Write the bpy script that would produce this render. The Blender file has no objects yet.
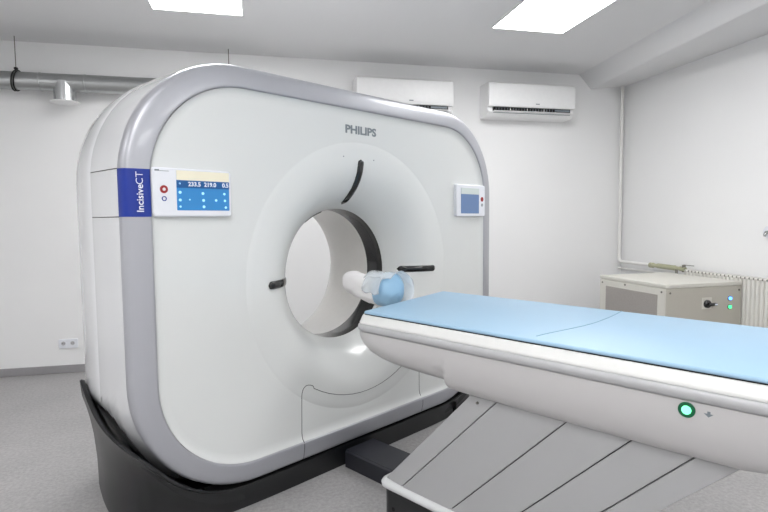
import bpy, bmesh, math, random
from math import sin, cos, pi, radians, atan2, sqrt
from mathutils import Vector, Matrix
random.seed(4)
S = bpy.context.scene
COL = S.collection

# ------------------------------------------------------------------ camera, light, exposure
YAW, PITCH, ROLL, H = radians(13), radians(3.95), .0085, 1.3
F_ = Vector((sin(YAW)*cos(PITCH), cos(YAW)*cos(PITCH), -sin(PITCH)))
R0 = Vector((cos(YAW), -sin(YAW), 0)); U0 = R0.cross(F_)
R_ = R0*cos(ROLL) - U0*sin(ROLL); U_ = U0*cos(ROLL) + R0*sin(ROLL)
cd = bpy.data.cameras.new('camera'); cam = bpy.data.objects.new('camera', cd); COL.objects.link(cam)
cd.sensor_width = 36; cd.lens = 528/768*36; cd.clip_start = .02
m3 = Matrix((R_, U_, -F_)).transposed()
cam.matrix_world = Matrix.Translation((0, 0, H)) @ m3.to_4x4()
S.camera = cam
w = bpy.data.worlds.new('world'); S.world = w; w.use_nodes = True
w.node_tree.nodes['Background'].inputs[0].default_value = (.8, .85, .9, 1)
w.node_tree.nodes['Background'].inputs[1].default_value = .3
PANEL_STRENGTH = 14.8
S.view_settings.view_transform = 'Standard'; S.view_settings.look = 'None'
S.view_settings.exposure = 0.0; S.view_settings.gamma = 1; S.view_settings.use_curve_mapping = False

# ------------------------------------------------------------------ helpers
def srgb(c):
    return tuple((x/255/12.92 if x/255 <= .04045 else ((x/255+.055)/1.055)**2.4) for x in c) + (1,)
def mat(name, rgb, rough=.5, metal=0, coat=0, var=.03, scale=30, bump=0, emit=None, trans=0, alpha=1):
    m = bpy.data.materials.new(name); m.use_nodes = True
    nt = m.node_tree; b = nt.nodes['Principled BSDF']
    c = srgb(rgb)
    tc = nt.nodes.new('ShaderNodeTexCoord'); nz = nt.nodes.new('ShaderNodeTexNoise')
    nz.inputs['Scale'].default_value = scale; nz.inputs['Detail'].default_value = 3
    nt.links.new(tc.outputs['Object'], nz.inputs['Vector'])
    mx = nt.nodes.new('ShaderNodeMix'); mx.data_type = 'RGBA'
    mx.inputs['A'].default_value = tuple(v*(1-var) for v in c[:3])+(1,)
    mx.inputs['B'].default_value = tuple(min(1, v*(1+var)) for v in c[:3])+(1,)
    nt.links.new(nz.outputs['Fac'], mx.inputs['Factor'])
    nt.links.new(mx.outputs['Result'], b.inputs['Base Color'])
    b.inputs['Roughness'].default_value = rough; b.inputs['Metallic'].default_value = metal
    b.inputs['Coat Weight'].default_value = coat; b.inputs['Coat Roughness'].default_value = .06
    b.inputs['Transmission Weight'].default_value = trans; b.inputs['Alpha'].default_value = alpha
    if bump:
        bp = nt.nodes.new('ShaderNodeBump'); bp.inputs['Strength'].default_value = bump; bp.inputs['Distance'].default_value = .004
        nt.links.new(nz.outputs['Fac'], bp.inputs['Height']); nt.links.new(bp.outputs['Normal'], b.inputs['Normal'])
    if emit:
        b.inputs['Emission Color'].default_value = c; b.inputs['Emission Strength'].default_value = emit
    return m

M = {}
M['wall'] = mat('painted_plaster', (236, 236, 236), .85, var=.012, scale=3, bump=.03)
M['ceiling'] = mat('ceiling_paint', (222, 222, 223), .9, var=.012, scale=2)
M['skirt'] = mat('vinyl_skirting', (150, 148, 150), .5)
M['shell'] = mat('glossy_white_shell', (217, 219, 218), .26, coat=.35, var=.008, scale=4)
M['side'] = mat('gloss_pale_grey_shell', (218, 219, 221), .14, coat=.6, var=.008, scale=4)
M['silver'] = mat('satin_silver_lacquer', (170, 171, 177), .40, metal=.3, coat=.3, var=.015, scale=5)
M['black'] = mat('black_gloss_plastic', (14, 15, 17), .18, coat=.4)
M['base'] = mat('charcoal_plastic', (24, 25, 27), .38, coat=.12)
M['chan'] = mat('blue_black_plastic', (34, 35, 42), .45)
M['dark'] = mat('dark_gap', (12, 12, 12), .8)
M['liner'] = mat('cream_bore_plastic', (232, 230, 226), .3, coat=.2)
M['seam'] = mat('seam_shadow_rubber', (95, 97, 98), .8)
M['blue'] = mat('royal_blue_gloss', (0, 42, 140), .4, coat=0)
M['ink'] = mat('white_ink', (236, 240, 250), .5)
M['greyink'] = mat('grey_ink', (118, 126, 132), .5)
M['red'] = mat('red_button', (150, 28, 30), .35)
M['housing'] = mat('panel_housing_white', (226, 228, 234), .35)
M['screenblue'] = mat('screen_blue', (40, 120, 180), .3, emit=.28)
M['screennavy'] = mat('screen_navy', (14, 78, 135), .3, emit=.25)
M['screencream'] = mat('screen_cream', (216, 210, 190), .3, emit=.25)
M['icon'] = mat('screen_icon', (160, 215, 240), .3, emit=.4)
M['screendim'] = mat('screen_slate_blue', (88, 112, 150), .3, emit=.35)
M['screendimtop'] = mat('screen_grey', (176, 184, 182), .3, emit=.35)
M['couch'] = mat('couch_white_plastic', (192, 190, 190), .35, coat=.1, var=.008)
M['rim'] = mat('couch_rim_white', (220, 220, 218), .35, coat=.1)
M['bead'] = mat('couch_bead_grey', (178, 178, 180), .35, coat=.1)
M['plate'] = mat('pedestal_grey_panel', (168, 168, 169), .45, var=.015)
M['lip'] = mat('pedestal_lip_white', (214, 215, 216), .3)
M['pad'] = mat('light_blue_vinyl', (152, 184, 208), .42, var=.02, scale=8, bump=.02)
M['padseam'] = mat('pad_seam_blue', (125, 158, 178), .6)
M['cushion'] = mat('blue_cushion', (148, 186, 214), .5, var=.03, scale=10)
M['paper'] = mat('crumpled_white_sheet', (238, 236, 236), .6, var=.02, scale=14, bump=.3)
M['film'] = mat('clear_plastic_film', (240, 246, 250), .15, alpha=.42)
M['duct'] = mat('galvanised_steel', (176, 178, 178), .3, metal=.9, var=.06, scale=7)
M['spigot'] = mat('polished_steel', (205, 207, 208), .22, metal=.95)
M['ac'] = mat('air_conditioner_white', (240, 240, 240), .35)
M['pipe'] = mat('white_enamel_pipe', (232, 231, 228), .4)
M['valve'] = mat('aged_brass_valve', (178, 178, 150), .4, metal=.5)
M['radiator'] = mat('radiator_enamel', (226, 224, 218), .4)
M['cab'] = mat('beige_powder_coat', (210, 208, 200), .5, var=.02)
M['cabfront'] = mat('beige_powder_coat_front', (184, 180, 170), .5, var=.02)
M['vent'] = mat('taupe_mesh', (160, 155, 150), .7, var=.15, scale=160)
M['screw'] = mat('screw_steel', (120, 118, 112), .35, metal=.8)
M['ledblue'] = mat('blue_lamp', (90, 160, 255), .3, emit=3)
M['ledgreen'] = mat('green_lamp', (60, 215, 130), .3, emit=2.5)
M['greenring'] = mat('dark_green_bezel', (0, 92, 58), .3)
M['greencore'] = mat('mint_lamp', (120, 250, 185), .3, emit=1.6)
M['chrome'] = mat('brushed_chrome', (170, 172, 170), .25, metal=.9)
M['lamp'] = mat('led_diffuser', (255, 255, 255), .5, emit=PANEL_STRENGTH)
M['lampframe'] = mat('led_frame_white', (240, 240, 240), .5)
M['hose'] = mat('black_rubber', (22, 22, 22), .6)

def floor_mat():
    m = bpy.data.materials.new('speckled_vinyl_floor'); m.use_nodes = True
    nt = m.node_tree; b = nt.nodes['Principled BSDF']; L = nt.links.new
    tc = nt.nodes.new('ShaderNodeTexCoord')
    n1 = nt.nodes.new('ShaderNodeTexNoise'); n1.inputs['Scale'].default_value = 55; n1.inputs['Detail'].default_value = 6; n1.inputs['Roughness'].default_value = .7
    n2 = nt.nodes.new('ShaderNodeTexNoise'); n2.inputs['Scale'].default_value = 2.2; n2.inputs['Detail'].default_value = 4
    n3 = nt.nodes.new('ShaderNodeTexVoronoi'); n3.inputs['Scale'].default_value = 90
    for n in (n1, n2, n3): L(tc.outputs['Object'], n.inputs['Vector'])
    r = nt.nodes.new('ShaderNodeValToRGB'); r.color_ramp.elements[0].position = .33; r.color_ramp.elements[1].position = .66
    r.color_ramp.elements[0].color = srgb((150, 148, 148)); r.color_ramp.elements[1].color = srgb((178, 176, 176))
    L(n1.outputs['Fac'], r.inputs['Fac'])
    r2 = nt.nodes.new('ShaderNodeValToRGB'); r2.color_ramp.elements[0].position = .35; r2.color_ramp.elements[1].position = .65
    r2.color_ramp.elements[0].color = (.9, .9, .9, 1); r2.color_ramp.elements[1].color = (1, 1, 1, 1)
    L(n2.outputs['Fac'], r2.inputs['Fac'])
    r3 = nt.nodes.new('ShaderNodeValToRGB'); r3.color_ramp.elements[0].position = .08; r3.color_ramp.elements[1].position = .22
    r3.color_ramp.elements[0].color = (.86, .86, .86, 1); r3.color_ramp.elements[1].color = (1, 1, 1, 1)
    L(n3.outputs['Distance'], r3.inputs['Fac'])
    a = nt.nodes.new('ShaderNodeMix'); a.data_type = 'RGBA'; a.blend_type = 'MULTIPLY'; a.inputs['Factor'].default_value = 1
    L(r.outputs['Color'], a.inputs['A']); L(r2.outputs['Color'], a.inputs['B'])
    c = nt.nodes.new('ShaderNodeMix'); c.data_type = 'RGBA'; c.blend_type = 'MULTIPLY'; c.inputs['Factor'].default_value = 1
    L(a.outputs['Result'], c.inputs['A']); L(r3.outputs['Color'], c.inputs['B'])
    L(c.outputs['Result'], b.inputs['Base Color']); b.inputs['Roughness'].default_value = .42
    return m
M['floor'] = floor_mat()

def finish(name, bm, m, parent=None, smooth=True, ang=32, loc=None):
    bmesh.ops.remove_doubles(bm, verts=bm.verts, dist=1e-6)
    bmesh.ops.recalc_face_normals(bm, faces=bm.faces)
    for f in bm.faces: f.smooth = smooth
    if smooth:
        for e in bm.edges:
            if len(e.link_faces) == 2 and e.calc_face_angle(0) > radians(ang): e.smooth = False
    me = bpy.data.meshes.new(name); bm.to_mesh(me); bm.free()
    if isinstance(m, (list, tuple)):
        for k in m: me.materials.append(k)
    else: me.materials.append(m)
    o = bpy.data.objects.new(name, me); COL.objects.link(o)
    if parent: o.parent = parent
    if loc: o.location = loc
    return o
def tag(o, label=None, cat=None, group=None, kind=None):
    for k, v in (('label', label), ('category', cat), ('group', group), ('kind', kind)):
        if v: o[k] = v
    return o
def root(name, loc, rz=0, label=None, cat=None, group=None):
    o = bpy.data.objects.new(name, None); COL.objects.link(o); o.empty_display_size = .1
    o.location = loc; o.rotation_euler = (0, 0, rz)
    return tag(o, label, cat, group)
def box(bm, a, b, bev=0, seg=2):
    """axis box between corners a and b"""
    c = [(a[i]+b[i])/2 for i in range(3)]; s = [abs(b[i]-a[i]) for i in range(3)]
    r = bmesh.ops.create_cube(bm, size=1, matrix=Matrix.Translation(c) @ Matrix.Diagonal((s[0], s[1], s[2], 1)))
    if bev:
        es = {e for v in r['verts'] for e in v.link_edges}
        bmesh.ops.bevel(bm, geom=list(es), offset=bev, segments=seg, affect='EDGES', profile=.6)
    return bm
def loft(bm, rings, cap0=False, cap1=False, closed=True):
    R = [[bm.verts.new(p) for p in r] for r in rings]
    n = len(R[0])
    for a, b in zip(R, R[1:]):
        for i in range(n if closed else n-1):
            j = (i+1) % n
            try: bm.faces.new((a[i], a[j], b[j], b[i]))
            except ValueError: pass
    if cap0: bm.faces.new(R[0])
    if cap1: bm.faces.new(R[-1])
    return R
def tube(bm, pts, r, n=12, cap=True, radii=None):
    pts = [Vector(p) for p in pts]; rings = []; prev = None
    for i, p in enumerate(pts):
        t = (pts[min(i+1, len(pts)-1)]-pts[max(i-1, 0)]).normalized()
        if prev is None:
            up = Vector((0, 0, 1)) if abs(t.z) < .9 else Vector((1, 0, 0))
            x = t.cross(up).normalized()
        else: x = (prev - t*prev.dot(t)).normalized()
        prev = x; y = t.cross(x); rr_ = radii[i] if radii else r
        rings.append([p + (x*cos(2*pi*k/n)+y*sin(2*pi*k/n))*rr_ for k in range(n)])
    loft(bm, rings, cap, cap)
    return bm
def cyl(bm, a, b, r, n=24, r2=None):
    return tube(bm, [a, b], r, n, radii=[r, r if r2 is None else r2])
def rr(u0, u1, z0, z1, rb, rt=None, nc=18, ne=36):
    """rounded rectangle outline, radii for the bottom and the top corners"""
    rt = rb if rt is None else rt
    cs = [(u1-rb, z0+rb, rb, -pi/2), (u1-rt, z1-rt, rt, 0), (u0+rt, z1-rt, rt, pi/2), (u0+rb, z0+rb, rb, pi)]
    out = []
    for k, (cx, cz, r, a0) in enumerate(cs):
        for i in range(nc+1):
            a = a0 + pi/2*i/nc; out.append((cx+r*cos(a), cz+r*sin(a)))
        nx = cs[(k+1) % 4]; q = (nx[0]+nx[2]*cos(nx[3]), nx[1]+nx[2]*sin(nx[3])); p = out[-1]
        for i in range(1, ne): out.append((p[0]+(q[0]-p[0])*i/ne, p[1]+(q[1]-p[1])*i/ne))
    return out
def text(name, s, size, m, parent, mtx, bold=0, extr=.0006, sx=1, label=None):
    cu = bpy.data.curves.new('t', 'FONT'); cu.body = s; cu.size = size; cu.align_x = 'CENTER'; cu.align_y = 'CENTER'
    cu.offset = bold; cu.extrude = extr; cu.resolution_u = 3
    o = bpy.data.objects.new('t', cu); COL.objects.link(o)
    me = bpy.data.meshes.new_from_object(o.evaluated_get(bpy.context.evaluated_depsgraph_get()))
    bpy.data.objects.remove(o); bpy.data.curves.remove(cu)
    me.transform(mtx @ Matrix.Diagonal((sx, 1, 1, 1))); me.name = name
    me.materials.clear(); me.materials.append(m)
    q = bpy.data.objects.new(name, me); COL.objects.link(q); q.parent = parent
    if label: q['label'] = label
    return q
def on_face(u, d, z, up=False):
    """frame of a flat mark on a plane facing -d (towards the reader); up: reads upwards"""
    b = Matrix.Translation((u, d, z)) @ Matrix.Rotation(pi/2, 4, 'X')
    return b @ Matrix.Rotation(pi/2, 4, 'Z') if up else b

# ------------------------------------------------------------------ the room
XL, XR, YB, YF, HC = -3.3, 3.8, 5.003, -2.6, 2.785
def struct(name, bm, m, smooth=False):
    return tag(finish(name, bm, m, smooth=smooth), kind='structure')
b = bmesh.new(); box(b, (XL-.2, YF-.2, -.12), (XR+.2, YB+.2, 0)); struct('floor', b, M['floor'])
b = bmesh.new(); box(b, (XL-.2, YF-.2, HC), (XR+.2, YB+.2, HC+.15)); struct('ceiling', b, M['ceiling'])
b = bmesh.new(); box(b, (XL, YB, 0), (XR, YB+.2, HC)); struct('wall_back', b, M['wall'])
b = bmesh.new(); box(b, (XR, YF-.2, 0), (XR+.2, YB+.2, HC)); struct('wall_right', b, M['wall'])
b = bmesh.new(); box(b, (XL-.2, YF-.2, 0), (XL, YB+.2, HC)); struct('wall_left', b, M['wall'])
b = bmesh.new(); box(b, (XL, YF-.2, 0), (XR, YF, HC)); struct('wall_front', b, M['wall'])
# boxed beam with a slanted inner face along the right wall
b = bmesh.new()
def beam_ring(y):
    k = .115*(y-4.93); bx, tx = 3.385+k, 3.25+k
    return [(tx, y, HC), (bx-.012, y, 2.656), (bx, y, 2.646), (bx+.014, y, 2.645), (XR, y, 2.688), (XR, y, HC)]
loft(b, [beam_ring(y) for y in (YF, YB)], True, True); struct('trim_1', b, M['ceiling'])
def skirting(name, a, b_):
    b = bmesh.new(); box(b, a, b_, .004, 1); struct(name, b, M['skirt'])
skirting('baseboard_back', (XL, YB-.012, 0), (XR, YB, .068))
skirting('baseboard_right', (XR-.012, YF, 0), (XR, YB-.012, .068))
skirting('baseboard_left', (XL, YF, 0), (XL+.012, YB-.012, .068))

# ------------------------------------------------------------------ ceiling light panels
PL = [(-.40, 3.45, 'bright rectangular light panel in the ceiling above the scanner body'),
      (2.085, 3.31, 'bright rectangular light panel in the ceiling near the two air conditioners'),
      (-.40, .45, 'rectangular ceiling light panel above the viewer'),
      (2.06, .45, 'rectangular ceiling light panel above the couch foot'),
      (-2.6, .9, 'added ceiling light panel out of view by the left wall'),  # unseen panel, added to brighten the left side of the gantry
      (-.40, -1.5, 'rectangular ceiling light panel over the entrance'),
      (2.06, -1.5, 'rectangular ceiling light panel in the front right corner')]
for x, y, lb in PL:
    t = root('ceiling_light', (x, y, HC), 0, lb, 'ceiling light', 'light panels in the ceiling')
    b = bmesh.new()
    for A, B in (((-.31, -.61), (.31, -.6)), ((-.31, .6), (.31, .61)), ((-.31, -.6), (-.30, .6)), ((.30, -.6), (.31, .6))):
        box(b, (A[0], A[1], -.008), (B[0], B[1], 0))
    finish('frame', b, M['lampframe'], t, False)
    b = bmesh.new(); box(b, (-.3, -.6, -.005), (.3, .6, 0)); finish('diffuser', b, M['lamp'], t, False)

# ------------------------------------------------------------------ the scanner gantry
RZ = radians(32.2); GX = Vector((cos(RZ), sin(RZ), 0)); GY = Vector((-sin(RZ), cos(RZ), 0))
G0 = Vector((.3964, 2.7041, 0))
CU, CZ = .141, 1.0            # bore centre
U0_, U1_ = -1.066, 1.352; ZL, ZT = .118, 1.967
ga = root('ct_scanner_gantry', G0, RZ, 'large white and silver ring-shaped scanner with round bore on a black base', 'medical scanner')
def outline(ins, cut=0):
    rb = max(.05, .55-cut-ins*1.15); rt = max(.05, .50-ins*.9)
    return rr(U0_+ins, U1_-ins, ZL+ins, ZT-ins, rb, rt)
def ring(d, ins, cut=0): return [(u, d, z) for u, z in outline(ins, cut)]
ANG = [atan2(z-CZ, u-CU) for u, z in outline(.16)]
def cring(d, r): return [(CU+r*cos(a), d, CZ+r*sin(a)) for a in ANG]
BEZ = [(.030, .0), (.012, .001), (.001, .004), (-.008, .010), (-.0135, .018), (-.018, .030), (-.0225, .055), (-.0265, .085), (-.0295, .108), (-.0297, .117), (-.0275, .1225), (-.018, .1245)]
BEZ = [(d, i*.81) for d, i in BEZ]
DISH = [(.705, -.008), (.7025, -.0074), (.700, -.008), (.67, -.0078), (.63, -.0068), (.59, -.003), (.55, .006), (.51, .024), (.47, .051), (.435, .085),
        (.410, .115), (.390, .146), (.374, .175), (.366, .192), (.362, .203)]
def lerp_tab(tab, x):
    tab = sorted(tab)
    if x <= tab[0][0]: return tab[0][1]
    for (a, p), (c, q) in zip(tab, tab[1:]):
        if x <= c: return p+(q-p)*(x-a)/(c-a)
    return tab[-1][1]
FILL = [(.1018, -.018), (.1021, -.0235), (.107, -.019), (.114, -.0140), (.127, -.010), (.145, -.008)]
def inset_of(u, z):
    return min(u-U0_, U1_-u, z-ZL, ZT-z)
def face_d(u, z):
    r = sqrt((u-CU)**2+(z-CZ)**2)
    if r < .704: return lerp_tab(DISH, r)
    i = inset_of(u, z)
    if i < .1018: return lerp_tab([(k, d) for d, k in BEZ], i)
    return lerp_tab(FILL, i)
b = bmesh.new(); loft(b, [ring(d, i) for d, i in BEZ]); finish('silver_bezel', b, M['silver'], ga, ang=60)
b = bmesh.new()
loft(b, [ring(d, i) for i, d in FILL] + [cring(d, r) for r, d in DISH]); finish('front_cover', b, M['shell'], ga, ang=60)
# bore: black scan ring then cream liner flaring to the rear
b = bmesh.new(); loft(b, [cring(d, r) for d, r in ((.203, .362), (.208, .3605), (.330, .3605), (.338, .362))]); finish('scan_window_ring', b, M['black'], ga, ang=60)
b = bmesh.new(); loft(b, [cring(d, r) for d, r in ((.338, .362), (.345, .362), (.48, .363), (.58, .368), (.66, .380), (.72, .398), (.77, .422), (.81, .455), (.83, .48))]); finish('bore_liner', b, M['liner'], ga, ang=60)
b = bmesh.new(); wa = [radians(107+i*1.6) for i in range(13)]
loft(b, [[(CU+rd*cos(a), d, CZ+rd*sin(a)) for a in wa] for d, rd in ((.196, .364), (.204, .357), (.250, .356), (.256, .3605))], closed=False); finish('laser_window', b, M['dark'], ga)
# shell round the sides, top and back, with its two horizontal seams
sm = M['side']; nt = sm.node_tree; bs = nt.nodes['Principled BSDF']; mixn = [n for n in nt.nodes if n.type == 'MIX'][0]
tc = [n for n in nt.nodes if n.type == 'TEX_COORD'][0]
sep = nt.nodes.new('ShaderNodeSeparateXYZ'); nt.links.new(tc.outputs['Object'], sep.inputs[0])
prev = None
for zz in (1.318, 1.500):
    c = nt.nodes.new('ShaderNodeMath'); c.operation = 'COMPARE'; c.inputs[1].default_value = zz; c.inputs[2].default_value = .0022
    nt.links.new(sep.outputs['Z'], c.inputs[0])
    if prev:
        a = nt.nodes.new('ShaderNodeMath'); a.operation = 'MAXIMUM'; nt.links.new(prev.outputs[0], a.inputs[0]); nt.links.new(c.outputs[0], a.inputs[1]); prev = a
    else: prev = c
lt = nt.nodes.new('ShaderNodeMath'); lt.operation = 'LESS_THAN'; lt.inputs[1].default_value = .303; nt.links.new(sep.outputs['Y'], lt.inputs[0])
ml = nt.nodes.new('ShaderNodeMath'); ml.operation = 'MULTIPLY'; nt.links.new(prev.outputs[0], ml.inputs[0]); nt.links.new(lt.outputs[0], ml.inputs[1]); prev = ml
gm = nt.nodes.new('ShaderNodeMix'); gm.data_type = 'RGBA'; gm.inputs['B'].default_value = srgb((60, 60, 62))
nt.links.new(prev.outputs[0], gm.inputs['Factor']); nt.links.new(mixn.outputs['Result'], gm.inputs['A']); nt.links.new(gm.outputs['Result'], bs.inputs['Base Color'])
b = bmesh.new()
SH = [(.030, .006), (.034, .003), (.044, .002), (.12, -.004), (.20, -.009), (.27, -.0130), (.298, -.013), (.302, -.006), (.308, -.009), (.35, -.014), (.42, -.016), (.50, -.010), (.57, .008), (.64, .046), (.71, .106), (.78, .170), (.84, .222), (.89, .275), (.92, .325), (.935, .38)]
ANG_ = ANG
loft(b, [ring(.030, .0)] + [ring(d, i, .26*min(1, max(0, (d-.05)/.35))) for d, i in SH] + [cring(.935, .58), cring(.92, .54), cring(.88, .51), cring(.83, .48)])
for v in b.verts:                                   # tuck the lower flank in behind the cradle
    if v.co.y > .06 and v.co.z < .56:
        k = min(1, (v.co.y-.06)/.24); lim = 1.232-(.56-v.co.z)*.62; x = v.co.x-CU
        if abs(x) > lim: v.co.x = CU+math.copysign(abs(x)*(1-k)+lim*k, x)
finish('rear_shell', b, M['side'], ga, ang=40)
# seams of the service panel under the bore
def seam(name, pts, r=.0022, off=.0008):
    P = [Vector(p) for p in pts]; dense = []
    for a, c in zip(P, P[1:]):
        n = max(1, int((c-a).length/.012))
        dense += [a.lerp(c, i/n) for i in range(n)]
    dense.append(P[-1])
    b = bmesh.new(); tube(b, [(p.x, face_d(p.x, p.y)+off, p.y) for p in dense], r, 6)
    return finish(name, b, M['seam'], ga)
def smooth_path(pts, it=2):
    P = [Vector(p) for p in pts]
    for _ in range(it):
        Q = [P[0]]
        for a, c in zip(P, P[1:]): Q += [a.lerp(c, .25), a.lerp(c, .75)]
        P = Q+[P[-1]]
    return P
arc = [(CU+.633*cos(radians(t)), CZ+.633*sin(radians(t))) for t in range(238, 318, 5)]
seam('service_panel_seam', [(-.272, .121), (-.275, .217)] + [tuple(p) for p in smooth_path([(-.275, .23), (-.272, .40), (-.270, .468), (-.242, .492), (-.20, .480), arc[0]])] + arc[1:])
seam('service_panel_seam', [(.610, .121), (.615, .178), (.601, .26), (.600, .39), (.600, .60)])
# blue badge wrapped over the bezel
b = bmesh.new()
def bez_pt(k, off, z):
    d, i = BZ[k]; return (U0_+i-off*.5, d-off, z)
BZ = BEZ
zs = [1.318+(1.498-1.318)*i/6 for i in range(7)]
loft(b, [[bez_pt(k, .0015, z) for k in range(len(BZ)-1)] for z in zs], closed=False)
loft(b, [[bez_pt(k, -.001, z) for k in range(len(BZ)-1)] for z in zs], closed=False)
finish('blue_badge', b, M['blue'], ga, ang=60)
text('badge_lettering', 'Incisive', .036, M['ink'], ga, on_face(-1.008, -.0325, 1.387, True), bold=.0003, label='white sans-serif lettering reading upwards')
text('badge_lettering', 'CT', .038, M['ink'], ga, on_face(-1.008, -.0325, 1.462, True), bold=-.0004, label='thin white lettering reading upwards')
text('brand_lettering', 'PHILIPS', .057, M['greyink'], ga, on_face(.143, -.0085, 1.765), bold=.002, sx=1.22, label='grey capital lettering')
# left operator panel
def plate(u0, u1, z0, z1, d0, d1, r, bev=.004):
    b = bmesh.new(); o = rr(u0, u1, z0, z1, r, nc=6, ne=2); q = rr(u0+bev, u1-bev, z0+bev, z1-bev, max(r-bev, .001), nc=6, ne=2)
    loft(b, [[(u, d0, z) for u, z in o], [(u, d1+bev, z) for u, z in o], [(u, d1, z) for u, z in q]], True, True)
    return b
hs = finish('control_panel', plate(-.9615, -.632, 1.318, 1.508, -.004, -.030, .012), M['housing'], ga)
hs['label'] = 'pale control panel with lit blue touch screen beside the blue badge'
sc = finish('touch_screen', plate(-.868, -.642, 1.343, 1.500, -.028, -.0315, .003, .001), M['screenblue'], hs)
finish('screen_header', plate(-.868, -.642, 1.462, 1.500, -.031, -.0325, .002, .0005), M['screencream'], hs)
finish('screen_band', plate(-.868, -.642, 1.432, 1.4615, -.031, -.0325, .002, .0005), M['screennavy'], hs)
text('screen_digits', '233.5', .024, M['ink'], hs, on_face(-.795, -.0332, 1.447), bold=.0006)
text('screen_digits', '219.0', .024, M['ink'], hs, on_face(-.728, -.0332, 1.447), bold=.0006)
text('screen_digits', '0.5', .024, M['ink'], hs, on_face(-.660, -.0332, 1.447), bold=.0006)
for (u, z, r) in ((-.855, 1.449, .004), (-.855, 1.414, .006), (-.855, 1.384, .006), (-.855, 1.358, .0045), (-.76, 1.412, .006), (-.758, 1.384, .006), (-.757, 1.358, .006),
                  (-.665, 1.412, .0055), (-.663, 1.384, .0055), (-.66, 1.356, .0055), (-.703, 1.385, .0055), (-.816, 1.386, .003)):
    b = bmesh.new(); cyl(b, (u, -.0312, z), (u, -.0325, z), r, 12); finish('screen_icon', b, M['icon'], hs)
b = bmesh.new(); cyl(b, (-.918, -.029, 1.424), (-.918, -.032, 1.424), .0155, 24); o = finish('stop_button', b, M['red'], hs); o['label'] = 'round red button'
b = bmesh.new(); cyl(b, (-.918, -.032, 1.424), (-.918, -.034, 1.424), .006, 16); finish('button_mark', b, M['housing'], o)
b = bmesh.new(); tube(b, [(-.918+.008*cos(t*pi/8), -.031, 1.388+.008*sin(t*pi/8)) for t in range(17)], .002, 6, False); o = finish('ring_button', b, M['blue'], hs); o['label'] = 'small blue ring button'
b = bmesh.new(); box(b, (-.951, -.0308, 1.4935), (-.896, -.0295, 1.4955)); box(b, (-.951, -.0308, 1.4935), (-.934, -.0295, 1.500)); finish('fine_print', b, M['greyink'], hs, False)
# right operator panel
hs = finish('control_panel', plate(.945, 1.262, 1.316, 1.522, -.004, -.030, .012), M['housing'], ga)
hs['label'] = 'pale control panel with dim slate screen near the right edge'
finish('touch_screen', plate(.990, 1.190, 1.335, 1.500, -.028, -.0315, .003, .001), M['screendim'], hs)
finish('screen_header', plate(.990, 1.190, 1.460, 1.500, -.031, -.0325, .002, .0005), M['screendimtop'], hs)
b = bmesh.new(); cyl(b, (1.225, -.029, 1.430), (1.225, -.032, 1.430), .0155, 24); finish('stop_button', b, M['red'], hs)
b = bmesh.new(); tube(b, [(1.225+.008*cos(t*pi/8), -.031, 1.392+.008*sin(t*pi/8)) for t in range(17)], .002, 6, False); finish('ring_button', b, M['greyink'], hs)
# three black handles running radially down the dish
def handle(ang, r0, r1, wd=.0195, th=.013):
    e = Vector((cos(ang), sin(ang))); n = Vector((-e.y, e.x)); rings = []
    N = 26
    for i in range(N+1):
        t = i/N; r = r0+(r1-r0)*t; s = min(1, sqrt(max(0, 1-((wd-min(wd, min(r0-r, r-r1)))/wd)**2)))
        s = max(s, .04); c = Vector((CU, CZ))+e*r; d = lerp_tab(DISH, r); row = []
        for k in range(14):
            a = 2*pi*k/14; x = wd*s*cos(a); y = -abs(sin(a))**.6*th*s if sin(a) > 0 else .004*s
            row.append((c.x+n.x*x, d+y, c.y+n.y*x))
        rings.append(row)
    b = bmesh.new(); loft(b, rings, True, True); return finish('grab_handle', b, M['black'], ga, ang=50)
handle(pi, .582, .392); handle(0, .612, .405); handle(pi/2, .618, .385)
for u, z in ((.02, 1.625), (.235, 1.62)):
    b = bmesh.new(); cyl(b, (u, -.004, z), (u, -.0088, z), .003, 10); finish('microphone_hole', b, M['greyink'], ga)
# black cradle base: a lip that follows the outline, narrowing to the floor
MIR = lambda u: 2*(CU)-u
lipL = [(-.93, .84, .40), (-1.0, .74, .42), (-1.06, .62, .47), (-1.100, .50, .585), (-1.108, .475, .612), (-1.112, .44, .598), (-1.114, .37, .548), (-1.113, .27, .488), (-1.105, .15, .448), (-1.085, .04, .420), (-1.048, -.012, .382), (-1.000, -.022, .330), (-.95, -.025, .272),
        (-.88, -.025, .212), (-.79, -.024, .158), (-.68, -.020, .122), (-.56, -.010, .106), (-.40, .0, .104), (-.15, .0, .104), (CU, .0, .104)]
ftL = [(-.92, .84), (-.955, .80), (-.975, .74), (-1.0, .62), (-1.015, .54), (-1.030, .44), (-1.035, .33), (-1.025, .22), (-1.0, .13), (-.965, .085), (-.935, .068), (-.905, .056), (-.86, .045), (-.79, .035), (-.72, .025), (-.64, .015), (-.55, .008), (-.40, .004), (-.15, .004), (CU, .004)]
lip = lipL + [(MIR(u), d, z) for u, d, z in reversed(lipL[:-1])]
ft = ftL + [(MIR(u), d) for u, d in reversed(ftL[:-1])]
def csub(P, it=2):
    P = [Vector(p) for p in P]
    for _ in range(it):
        Q = [P[0]]
        for a, c in zip(P, P[1:]): Q += [a.lerp(c, .25), a.lerp(c, .75)]
        P = Q+[P[-1]]
    return P
lip = csub(lip); ft = csub([(u, d, 0) for u, d in ft])
rows = []
for k, f in enumerate((0, .05, .3, .55, .75, .88, .96, 1.0)):
    row = []
    for a, c in zip(ft, lip):
        g = f**2.3                                # stays upright, flares out near the lip
        z = .0 + (c.z)*f
        row.append((a.x+(c.x-a.x)*g, a.y+(c.y-a.y)*g, z))
    rows.append(row)
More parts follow.
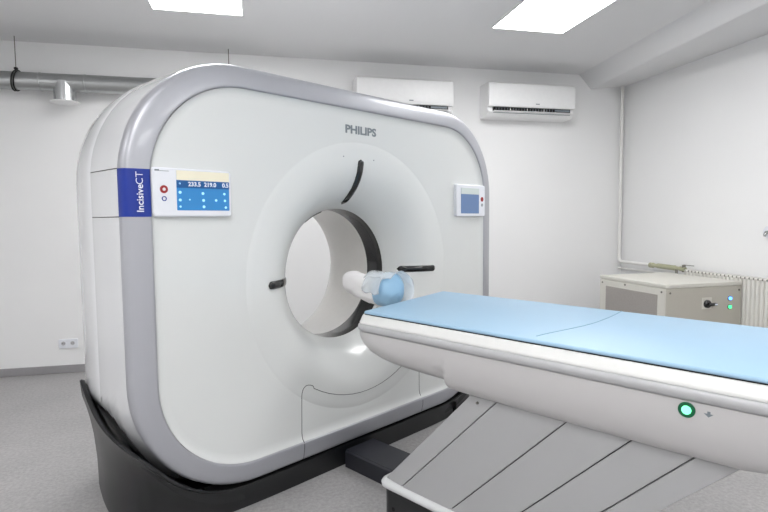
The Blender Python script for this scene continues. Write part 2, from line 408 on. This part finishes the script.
def inward(c, t):
    v = Vector((CU-c.x, 0, 0)); s = min(1, abs(c.x-CU)/1.0)
    return Vector((math.copysign(t*s, v.x), t*(1-s*.6), 0))
rows.append([tuple(c+inward(c, .008)+Vector((0, 0, .004))) for c in lip])
rows.append([tuple(c+inward(c, .022)+Vector((0, 0, -.004))) for c in lip])
rows.append([tuple(c+inward(c, .04)+Vector((0, 0, -.07))) for c in lip])
rows.append([(CU+(c.x-CU)*.80, min(.85, c.y+.15), .10) for c in lip])
rows.append([(CU+(c.x-CU)*.80, .84, .0) for c in ft])
b = bmesh.new(); loft(b, rows, closed=False)
for idx in (0, -1):
    vs = []
# end caps
ends = [[r[0] for r in rows], [r[-1] for r in rows]]
for e in ends: b.faces.new([b.verts.new(p) for p in e])
finish('cradle_base', b, M['base'], ga, ang=50)
# black block added behind the cover line as painted shade in the bezel gap
b = bmesh.new(); box(b, (-.75, .06, .0), (MIR(-.75), .80, .135)); finish('gap_shade_block', b, M['dark'], ga, False)
b = bmesh.new(); box(b, (.955, -.018, .03), (.959, .008, .10)); finish('base_joint', b, M['dark'], ga, False)

# ------------------------------------------------------------------ cable channel on the floor between scanner and couch
ORG = G0 + GX*.107 - GY*1.0
ch = root('cable_channel', G0+GX*.09-GY*.25, RZ, 'black floor channel joining the scanner base to the couch foot', 'cable channel')
b = bmesh.new(); loft(b, [[(x, y, z) for x, z in ((-.098, 0), (-.098, .082), (-.088, .092), (.105, .092), (.115, .082), (.115, 0))] for y in (-.225, .23)], True, True); finish('channel_cover', b, M['chan'], ch, ang=20)

# ------------------------------------------------------------------ patient couch
tb = root('patient_couch', ORG, RZ, 'long white motorised couch on a slanted grey pedestal in front of the scanner', 'patient table')
def tm(p): return (p[0]-.107, p[1]+1.0, p[2])          # gantry frame -> couch frame
def T(rs): return [[tm(p) for p in r] for r in rs]
# pedestal base
NU, FU = -.215, .429
def planring(u0, u1, y0, y1, r, z, n=6): return [(u, y, z) for u, y in rr(u0, u1, y0, y1, r, nc=n, ne=6)]
b = bmesh.new(); loft(b, T([planring(NU+.01, FU-.01, -1.40, -.495, .04, z) for z in (0, .02, .155)]), True, True); finish('pedestal_base', b, M['base'], tb, ang=40)
b = bmesh.new()
loft(b, T([planring(NU+.006, FU-.006, -1.41, -.49, .04, .140), planring(NU-.004, FU+.004, -1.42, -.480, .045, .148), planring(NU-.006, FU+.006, -1.42, -.478, .045, .163),
           planring(NU, FU, -1.415, -.484, .042, .174), planring(NU+.012, FU-.012, -1.40, -.496, .036, .179), planring(NU+.03, FU-.03, -1.39, -.51, .03, .176)]), True, True)
finish('base_lip', b, M['lip'], tb, ang=60)
b = bmesh.new(); cyl(b, tm((NU+.009, -.56, .06)), tm((NU+.014, -.56, .06)), .009, 12); finish('base_socket', b, M['dark'], tb)
# slanting cover plates
LN = [(-.508, .945), (-.612, .970), (-.868, .979), (-1.064, .989), (-1.232, .978), (-1.318, 1.022)]   # y at z=.18, slope
ZB, ZU = .17, .675
def yl(k, z): return LN[k][0]-(z-.18)*LN[k][1]
for k in range(5):
    ins = (.024, .010, .010, .010, .014)[k]
    ins2 = (.011, .010, .010, .010, .014)[k]
    g = .0022
    b = bmesh.new(); rings = []
    for z in (ZB, ZU):
        y0, y1 = yl(k, z)-(g if k > 0 else 0), yl(k+1, z)+g
        rings.append([tm(p) for p in ((NU+ins, y0, z), (NU+ins2, y1, z), (FU-ins2, y1, z), (FU-ins, y0, z))])
    loft(b, rings, True, True)
    bmesh.ops.bevel(b, geom=list(b.edges), offset=.002, segments=1, affect='EDGES')
    finish('cover_plate', b, M['plate'], tb, False)
b = bmesh.new(); rings = []
for z in (ZB, ZU):
    rings.append([tm(p) for p in ((NU+.028, yl(0, z)-.01, z), (NU+.028, yl(5, z)+.01, z), (FU-.028, yl(5, z)+.01, z), (FU-.028, yl(0, z)-.01, z))])
loft(b, rings, True, True); finish('inner_column', b, M['dark'], tb, False)
b = bmesh.new(); cyl(b, tm((NU+.022, -.985, .628)), tm((NU+.0125, -.985, .628)), .005, 12); finish('plate_screw', b, M['screw'], tb)
# body (below the crease)
HW, CC = .372, .107
def body_sec(y, zb, zt, wf, n=40):
    hw = HW*wf; out = []
    half = [(1.0, 1.0), (1.0, .80), (.995, .62), (.98, .46), (.955, .30), (.925, .18), (.88, .085), (.81, .022), (.72, 0), (.40, 0), (.2, 0), (0, 0)]
    pts = half + [(-x, z) for x, z in reversed(half[:-1])]
    for x, z in pts: out.append((CC+x*hw, y, zb+(zt-zb)*z))
    return out
ST = [(-.402, .800, .93), (-.406, .782, .955), (-.416, .760, .975), (-.432, .740, .988), (-.46, .720, .996), (-.51, .703, 1), (-.58, .692, 1), (-.68, .685, 1), (-.80, .681, 1), (-.868, .680, 1), (-.871, .648, 1), (-.89, .646, 1), (-1.2, .643, 1),
      (-1.6, .642, 1), (-1.80, .644, 1), (-1.88, .656, 1), (-1.97, .674, 1), (-2.05, .702, 1), (-2.2, .73, 1), (-2.35, .757, .996), (-2.42, .775, .98), (-2.45, .80, .95)]
b = bmesh.new(); loft(b, T([body_sec(y, zb, .822, wf) for y, zb, wf in ST]), True, True); finish('couch_body', b, M['couch'], tb, ang=50)
# rim and bead
PU0, PU1, PY0, PY1 = -.262, .476, -2.46, -.402
def pr(ins, z, r=.05): return planring(PU0+ins, PU1-ins, PY0+ins, PY1-ins, max(.01, r-ins), z, 8)
b = bmesh.new(); loft(b, T([pr(.03, .818), pr(.008, .8195), pr(-.006, .824), pr(-.013, .833), pr(-.0145, .842), pr(-.012, .852), pr(-.004, .858), pr(.02, .859)]), True, True); finish('side_bead', b, M['bead'], tb, ang=70)
b = bmesh.new(); loft(b, T([pr(.02, .855), pr(-.006, .8575), pr(-.007, .862), pr(-.003, .868), pr(.004, .885), pr(.009, .893), pr(.014, .8955)]), True, True); finish('table_top', b, M['rim'], tb, ang=70)
# status lamp, with its small arrow mark
for nm, r, dep, mm in (('status_lamp', .0205, .0035, 'greenring'), ('lamp_core', .0115, .0055, 'greencore')):
    b = bmesh.new(); c = (CC-HW, -1.686, .798); cyl(b, tm((c[0]+.004, c[1], c[2])), tm((c[0]-dep, c[1], c[2])), r, 28)
    o = finish(nm, b, M[mm], tb if nm == 'status_lamp' else lampo)
    if nm == 'status_lamp': lampo = o; o['label'] = 'round glowing green lamp'
b = bmesh.new(); c = (CC-HW, -1.736, .798)
loft(b, T([[(c[0]-x, c[1]+.011, c[2]+.001), (c[0]-x, c[1]-.011, c[2]+.001), (c[0]-x, c[1], c[2]-.008)] for x in (-.002, .0008)]), True, True)
box(b, tm((c[0]-.0008, c[1]-.004, c[2]+.001)), tm((c[0]+.002, c[1]+.003, c[2]+.007)))
finish('arrow_mark', b, M['greyink'], tb, False)

b = bmesh.new(); loft(b, T([[(.055, y, .845), (.055, y, .864), (.165, y, .864), (.165, y, .845)] for y in (-.42, -.20)]), True, True); finish('head_rest_tongue', b, M['couch'], tb, False)

# ------------------------------------------------------------------ blue pad on the couch
pd = root('couch_pad', ORG+Vector((0, 0, .8955)), RZ, 'light blue vinyl pad covering the whole couch top', 'pad')
def pdm(p): return (p[0]-.107, p[1]+1.0, p[2]-.8955)
def padring(ins, z, y1n, y1f, y0, bow=0):
    c = [(-.250+ins, y1n-ins), (-.250+ins, y0+ins), (.466-ins, y0+ins), (.466-ins, y1f-ins)]
    out = []
    for i in range(4):
        a, q, p = Vector(c[i]), Vector(c[(i+1) % 4]), Vector(c[i-1]); r = .012
        s = a+(p-a).normalized()*r; e = a+(q-a).normalized()*r
        for k in range(5):
            t = k/4; out.append(s*(1-t)**2+a*2*t*(1-t)+e*t*t)
        n = 16; e2 = q+(a-q).normalized()*r
        for k in range(1, n):
            t = k/n; v = e.lerp(e2, t)
            if i == 3 and bow: v.y += bow*sin(pi*t)
            out.append(v)
    return [pdm((v.x, v.y, z)) for v in out]
b = bmesh.new(); loft(b, [padring(-.0005, .8957, -.437, -.300, -2.43), padring(-.0005, .8985, -.437, -.300, -2.43)], True, True); finish('pad_shadow_line', b, M['dark'], pd, ang=60)  # thin black sheet painted in as the shadow line below the pad edge
b = bmesh.new(); loft(b, [padring(i, z, -.434, -.298, -2.43) for i, z in ((.001, .8985), (0, .901), (0, .906), (.003, .9095), (.008, .911))], True, True); finish('pad_sheet', b, M['pad'], pd, ang=70)
b = bmesh.new(); tube(b, [pdm((u, y, .9108)) for u, y in smooth_path([(.462, -1.245), (.30, -1.262), (.12, -1.268), (-.03, -1.245), (-.14, -1.225), (-.20, -1.22)])], .0022, 6); finish('pad_seam', b, M['padseam'], pd)

# ------------------------------------------------------------------ head rest with wrapped cushion
hr = root('head_rest', G0+GX*.085-GY*.255+Vector((0, 0, .868)), RZ, 'white head rest with blue cushion under crumpled clear wrapping at the couch end', 'head rest')
def wrinkle(p, amp, k):
    x, y, z = p
    n = sin(41*x+63*y+k)*sin(57*z-29*y+2*k) + .6*sin(97*y+71*z+3*k)*sin(83*x+k)
    return (x+amp*n, y+amp*.6*n, z+amp*.9*n)
def sock(y, hw, z0, z1, n=36, pw=.75):
    return [(hw*math.copysign(abs(cos(2*pi*i/n))**pw, cos(2*pi*i/n)), y, (z0+z1)/2+(z1-z0)/2*math.copysign(abs(sin(2*pi*i/n))**pw, sin(2*pi*i/n))) for i in range(n)]
# white sheet drawn round the holder, narrowing towards the bore
b = bmesh.new(); rings = []
for y, hw, z0, z1 in ((.02, .070, .003, .135), (.05, .074, .004, .140), (.09, .075, .008, .144), (.13, .073, .016, .147), (.17, .070, .025, .150), (.21, .066, .035, .153), (.25, .062, .045, .157), (.265, .060, .049, .158), (.278, .058, .053, .159), (.286, .050, .062, .156), (.290, .035, .075, .148)):
    rings.append([wrinkle(p, .007, 1) for p in sock(y, hw, z0, z1)])
loft(b, rings, True, True); finish('white_wrap', b, M['paper'], hr, ang=40)
# blue cushion bulging out at the couch end
b = bmesh.new(); rings = []
for i in range(17):
    t = -1+2*i/16; s_ = max(.05, (1-abs(t)**2.6)**.5); y = .005+.080*t
    rings.append([wrinkle((x, yy, z), .003, 4) for x, yy, z in sock(y, .080*s_, .082-.080*s_, .082+.085*s_, 32, .85)])
loft(b, rings, True, True); finish('cushion', b, M['cushion'], hr, ang=70)
# clear film folded over the top and down the far side
def film(name, a0, a1, y0, y1, hw, hz, m, k, th):
    b = bmesh.new(); R = []
    for j in range(13):
        y = y0+(y1-y0)*j/12; row = []
        for i in range(25):
            a = a0+(a1-a0)*i/24; fl = 1+.10*(1-j/12)**2
            row.append(wrinkle((hw*fl*cos(a), y, .078+hz*fl*sin(a)), .005, k))
        R.append(row)
    loft(b, R, closed=False); o = finish(name, b, m, hr, ang=35)
    md = o.modifiers.new('thickness', 'SOLIDIFY'); md.thickness = th
film('clear_wrap', -.28*pi, .74*pi, -.085, .11, .092, .092, M['film'], 7, .0008)
film('paper_band', .60*pi, 1.02*pi, -.03, .10, .088, .090, M['film'], 2, .001)

# ------------------------------------------------------------------ air conditioners
def aircon(x0, zt, label):
    t = root('air_conditioner', (x0, YB, zt-.325), 0, label, 'air conditioner', 'wall air conditioners')
    W, D, HH = .925, .225, .325
    prof = [(0, 0), (-.13, 0), (-.175, .012), (-.200, .040), (-.200, .046), (-.180, .052), (-.180, .085), (-.215, .090), (-.224, .12), (-.225, HH-.05), (-.215, HH-.015), (-.19, HH), (0, HH)]
    b = bmesh.new(); rings = []
    for x, s in ((0, .96), (.004, .985), (.014, 1), (W-.014, 1), (W-.004, .985), (W, .96)):
        rings.append([(x, y*s, HH/2+(z-HH/2)*s) for y, z in prof])
    loft(b, rings, True, True); finish('casing', b, M['ac'], t, ang=35)
    b = bmesh.new(); box(b, (.055, -.208, .050), (W-.05, -.178, .086)); finish('outlet_slot', b, M['dark'], t, False)
    for i in range(22):
        b = bmesh.new(); x = .075+i*.030; box(b, (x, -.212, .056), (x+.004, -.207, .082)); finish('vane', b, M['ac' if i % 6 == 5 else 'greyink'], t, False)
    b = bmesh.new(); box(b, (W-.22, -.2135, .060), (W-.06, -.2085, .080), .002, 1); finish('swing_blade', b, M['greyink'], t, False)
    b = bmesh.new(); loft(b, [[(x, y, z) for y, z in ((-.205, .040), (-.226, .046), (-.226, .050), (-.205, .046))] for x in (.05, W-.05)], True, True); finish('air_flap', b, M['ac'], t, False)
    b = bmesh.new(); box(b, (.05, -.206, .030), (W-.05, -.2005, .034)); finish('flap_gap', b, M['greyink'], t, False)
    b = bmesh.new(); box(b, (.49, -.2265, .118), (.53, -.2245, .126)); finish('maker_mark', b, M['greyink'], t, False)
    return t
aircon(.865, 2.60, 'white wall air conditioner half hidden behind the scanner top')
aircon(2.15, 2.615, 'white wall air conditioner nearest the right corner, dark outlet showing')

# ------------------------------------------------------------------ ventilation duct
du = root('ventilation_duct', (-1.9, YB-.135, 2.435), 0, 'round galvanised steel air duct along the back wall', 'duct')
b = bmesh.new(); tube(b, [(-1.38, 0, 0), (1.9, 0, .0)], .071, 40); finish('pipe', b, M['duct'], du, ang=60)
for x in (.19, .52):
    b = bmesh.new(); tube(b, [(x-.006, 0, 0), (x-.003, 0, 0), (x+.003, 0, 0), (x+.006, 0, 0)], .08, 40, radii=[.071, .0745, .0745, .071]); finish('joint_ring', b, M['duct'], du, ang=60)
SX = .36
b = bmesh.new(); N = 40; rings = []
for zf in range(7):
    row = []
    for k in range(N):
        a = 2*pi*k/N; x, y = .082*cos(a), .077*sin(a)
        ztop = -sqrt(max(0, 0.070**2-min(.070, abs(y))**2)) + .006
        f = zf/6; row.append((SX+x, y, ztop*(1-f)+(-.150)*f))
    rings.append(row)
loft(b, rings); finish('outlet_spigot', b, M['spigot'], du, ang=60)
b = bmesh.new(); tube(b, [(SX, 0, -.150), (SX, 0, -.154), (SX, 0, -.160), (SX, 0, -.163)], .07, 40, radii=[.084, .108, .11, .096]); finish('outlet_flange', b, M['ac'], du, ang=30)
def hanger(x, label):
    t = root('duct_hanger', (x, YB-.135, 2.435), 0, label, 'pipe hanger', 'threaded duct hangers')
    for dx in (-.009, .009):
        b = bmesh.new(); tube(b, [(dx+.012*sin(k*pi/16), .078*cos(k*pi/16), .078*sin(k*pi/16)) for k in range(33)], .005, 8, False); finish('rubber_clamp', b, M['hose'], t)
    b = bmesh.new(); cyl(b, (0, 0, .08), (0, 0, HC-2.435), .0035, 8); finish('rod', b, M['screw'], t)
    b = bmesh.new(); box(b, (-.012, -.012, .085), (.012, .012, .105), .003, 1); finish('nut', b, M['hose'], t, False)
hanger(-1.885, 'black rubber clamp and rod holding the duct at the far left')
hanger(-.245, 'thin hanger rod rising from the duct just above the scanner top')

# ------------------------------------------------------------------ wall socket
so = root('wall_socket', (-1.65, YB, .255), 0, 'white double power socket low on the back wall', 'socket')
b = bmesh.new(); o = rr(-.075, .075, -.04, .04, .01, nc=5, ne=2); loft(b, [[(x, 0, z) for x, z in o], [(x, -.01, z) for x, z in o], [(x*.96, -.013, z*.94) for x, z in o]], True, True); finish('frame', b, M['housing'], so)
for x in (-.036, .036):
    b = bmesh.new(); tube(b, [(x, -.012, 0), (x, -.0145, 0), (x, -.0145, 0)], .026, 24, radii=[.028, .027, .024]); q = finish('socket_insert', b, M['housing'], so)
    b = bmesh.new(); cyl(b, (x, -.0135, .004), (x, -.0152, .004), .017, 20); finish('socket_recess', b, M['bead'], q)
    b = bmesh.new()
    for dx in (-.006, .006): cyl(b, (x+dx, -.0145, .004), (x+dx, -.0158, .004), .0028, 8)
    finish('pin_hole', b, M['dark'], q)

def rail_mat():
    m = mat('notched_radiator_rail', (226, 224, 218), .4); nt = m.node_tree; bs = nt.nodes['Principled BSDF']
    src = bs.inputs['Base Color'].links[0].from_socket; tc = [n for n in nt.nodes if n.type == 'TEX_COORD'][0]
    sp = nt.nodes.new('ShaderNodeSeparateXYZ'); nt.links.new(tc.outputs['Object'], sp.inputs[0])
    md = nt.nodes.new('ShaderNodeMath'); md.operation = 'PINGPONG'; md.inputs[1].default_value = .0188; nt.links.new(sp.outputs['Y'], md.inputs[0])
    lt = nt.nodes.new('ShaderNodeMath'); lt.operation = 'LESS_THAN'; lt.inputs[1].default_value = .0062; nt.links.new(md.outputs[0], lt.inputs[0])
    g = nt.nodes.new('ShaderNodeMix'); g.data_type = 'RGBA'; g.inputs['B'].default_value = srgb((120, 118, 112))
    nt.links.new(lt.outputs[0], g.inputs['Factor']); nt.links.new(src, g.inputs['A']); nt.links.new(g.outputs['Result'], bs.inputs['Base Color']); return m
M['rail'] = rail_mat()
# ------------------------------------------------------------------ heating pipe, valve, radiator
hp = root('heating_pipe', (XR-.07, YB-.06, .83), 0, 'white heating pipe running down the right corner to the valve', 'pipe')
b = bmesh.new()
P = [(0, 0, 1.86), (0, 0, .06)] + [(0, -.05+.05*cos(k*pi/12), .05-.05*sin(k*pi/12)+.0) for k in range(1, 7)] + [(0, -.46, 0)]
tube(b, P, .016, 14); finish('pipe_run', b, M['pipe'], hp, ang=50)
hp2 = root('heating_pipe', (XR-.07, YB-.06, .83), 0, 'thin white return pipe just below the brass valve', 'pipe')
b = bmesh.new()
tube(b, [(.045, .055, -.075), (.045, -.42, -.075), (.045, -.95, -.075)], .011, 12); finish('pipe_run', b, M['pipe'], hp2)
va = root('radiator_valve', (XR-.07, 4.43, .83), 0, 'tarnished brass valve with small lever at the end of the white pipe', 'valve')
b = bmesh.new(); tube(b, [(0, .045, 0), (0, .04, 0), (0, .0, 0), (0, -.005, 0), (0, -.02, 0), (0, -.06, 0), (0, -.065, 0), (0, -.28, -.002), (0, -.285, -.002), (0, -.34, -.002), (0, -.345, -.002), (0, -.40, -.004)], .02, 16,
                       radii=[.018, .026, .026, .019, .019, .019, .0245, .0245, .017, .017, .022, .022]); finish('valve_body', b, M['valve'], va, ang=40)
b = bmesh.new(); cyl(b, (0, -.30, -.01), (-.01, -.31, -.05), .012, 12); finish('drain_stub', b, M['screw'], va)
b = bmesh.new(); cyl(b, (0, -.385, -.03), (0, -.385, .036), .016, 12); finish('valve_spindle', b, M['screw'], va)
b = bmesh.new(); box(b, (-.006, -.50, .032), (.006, -.38, .038), .002, 1); finish('lever', b, M['screw'], va)
ra = root('radiator', (XR-.02, 3.0, .10), 0, 'white ribbed panel radiator on the right wall behind the beige cabinet', 'radiator')
b = bmesh.new(); Y0, Y1, ZR = -1.3, .98, .735; rows = []
n = int((Y1-Y0)/.0375)
prof = []
for i in range(n):
    y = Y0+(Y1-Y0)*i/n; s = (Y1-Y0)/n
    prof += [(-.095, y), (-.095, y+s*.55), (-.081, y+s*.68), (-.081, y+s*.88)]
prof.append((-.095, Y1))
loft(b, [[(x, y, z) for x, y in prof] for z in (.02, ZR-.02)], closed=False)
finish('ribbed_panel', b, M['radiator'], ra, False)
b = bmesh.new(); box(b, (-.098, Y0, ZR-.025), (-.02, Y1, ZR-.008), .003, 1); finish('top_rail', b, M['rail'], ra, False)
b = bmesh.new(); box(b, (-.08, Y0+.01, .02), (-.0, Y1-.01, ZR-.03)); finish('rear_panel', b, M['radiator'], ra, False)
for y in (Y0, Y1):
    b = bmesh.new(); box(b, (-.099, y-.004, .015), (-.02, y+.004, ZR-.004), .002, 1); finish('end_cap', b, M['radiator'], ra, False)

# ------------------------------------------------------------------ beige power cabinet
CX0, CX1, CY0, CY1, CH = 2.945, 3.67, 3.385, 4.15, .79
cb = root('power_cabinet', ((CX0+CX1)/2, (CY0+CY1)/2, 0), radians(2.2), 'beige metal power cabinet with black rotary switch and two small lamps', 'cabinet')
hx, hy = (CX1-CX0)/2, (CY1-CY0)/2
b = bmesh.new(); box(b, (-hx+.006, -hy+.006, .03), (hx-.006, hy-.006, CH-.03), .004, 1); finish('body', b, M['cab'], cb, False)
b = bmesh.new(); box(b, (-hx, -hy, CH-.028), (hx, hy, CH), .005, 2); finish('lid', b, M['cab'], cb, False)
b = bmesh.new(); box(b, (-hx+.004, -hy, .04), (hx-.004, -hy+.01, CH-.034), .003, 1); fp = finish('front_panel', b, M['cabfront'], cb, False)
b = bmesh.new(); box(b, (-hx, -hy+.012, .04), (-hx+.01, hy-.004, CH-.034), .003, 1); sp_ = finish('side_panel', b, M['cab'], cb, False)
b = bmesh.new(); box(b, (-hx-.003, -hy+.085, .43), (-hx+.004, hy-.085, CH-.085), .002, 1); finish('vent_mesh', b, M['vent'], sp_, False)
for x in (-hx+.05, hx-.05):
    for y in (-hy+.05, hy-.05):
        b = bmesh.new(); cyl(b, (x, y, 0), (x, y, .035), .025, 16); finish('foot', b, M['hose'], cb)
for x, y, z, ax in ((-hx+.035, -hy, CH-.065, 1), (hx-.03, -hy, CH-.065, 1), (-hx, -hy+.045, CH-.06, 0), (-hx, hy-.04, CH-.06, 0), (-hx, 0.06, CH-.05, 0)):
    b = bmesh.new(); v = (0, -.004, 0) if ax else (-.004, 0, 0); cyl(b, (x, y, z), (x+v[0], y+v[1], z+v[2]), .008, 12); finish('screw', b, M['screw'], fp if ax else sp_)
sxx, szz = 3.325-(CX0+CX1)/2, .628
b = bmesh.new(); box(b, (sxx-.045, -hy-.004, szz-.04), (sxx+.05, -hy+.002, szz+.05), .003, 1); sw = finish('switch_plate', b, M['cab'], fp, False)
b = bmesh.new(); tube(b, [(sxx, -hy-.002, szz), (sxx, -hy-.02, szz), (sxx, -hy-.028, szz)], .03, 20, radii=[.032, .03, .022]); box(b, (sxx-.010, -hy-.05, szz-.012), (sxx+.06, -hy-.02, szz+.010), .004, 1); q = finish('rotary_switch', b, M['black'], fp, ang=40)
q['label'] = 'black rotary switch'
b = bmesh.new(); box(b, (sxx+.03, -hy-.0515, szz-.006), (sxx+.055, -hy-.049, szz+.006)); finish('switch_pointer', b, M['ink'], fp, False)
for z, mm, lb in ((.661, 'ledblue', 'small round blue lamp'), (.594, 'ledgreen', 'small round green lamp')):
    x = 3.549-(CX0+CX1)/2
    b = bmesh.new(); tube(b, [(x, -hy, z), (x, -hy-.006, z), (x, -hy-.006, z)], .02, 20, radii=[.021, .020, .015]); finish('lamp_bezel', b, M['chrome'], fp, ang=40)
    b = bmesh.new(); tube(b, [(x, -hy-.004, z), (x, -hy-.012, z), (x, -hy-.014, z)], .014, 20, radii=[.014, .013, .008]); finish('pilot_lamp', b, M[mm], fp)['label'] = lb

# ------------------------------------------------------------------ small fitting at the right edge of the picture
wk = root('wall_fitting', (XR, 3.285, 1.18), 0, 'small grey metal fitting on the right wall at the picture edge', 'wall fitting')
b = bmesh.new(); tube(b, [(0, 0, 0), (-.006, 0, 0), (-.012, 0, 0), (-.012, 0, 0)], .03, 28, radii=[.05, .05, .046, .04]); finish('rosette', b, M['housing'], wk, ang=40)
b = bmesh.new(); tube(b, [(-.008, 0, .0), (-.035, 0, -.004), (-.045, 0, -.018), (-.047, 0, -.034)], .012, 14, radii=[.012, .012, .012, .008]); finish('nozzle', b, M['chrome'], wk)
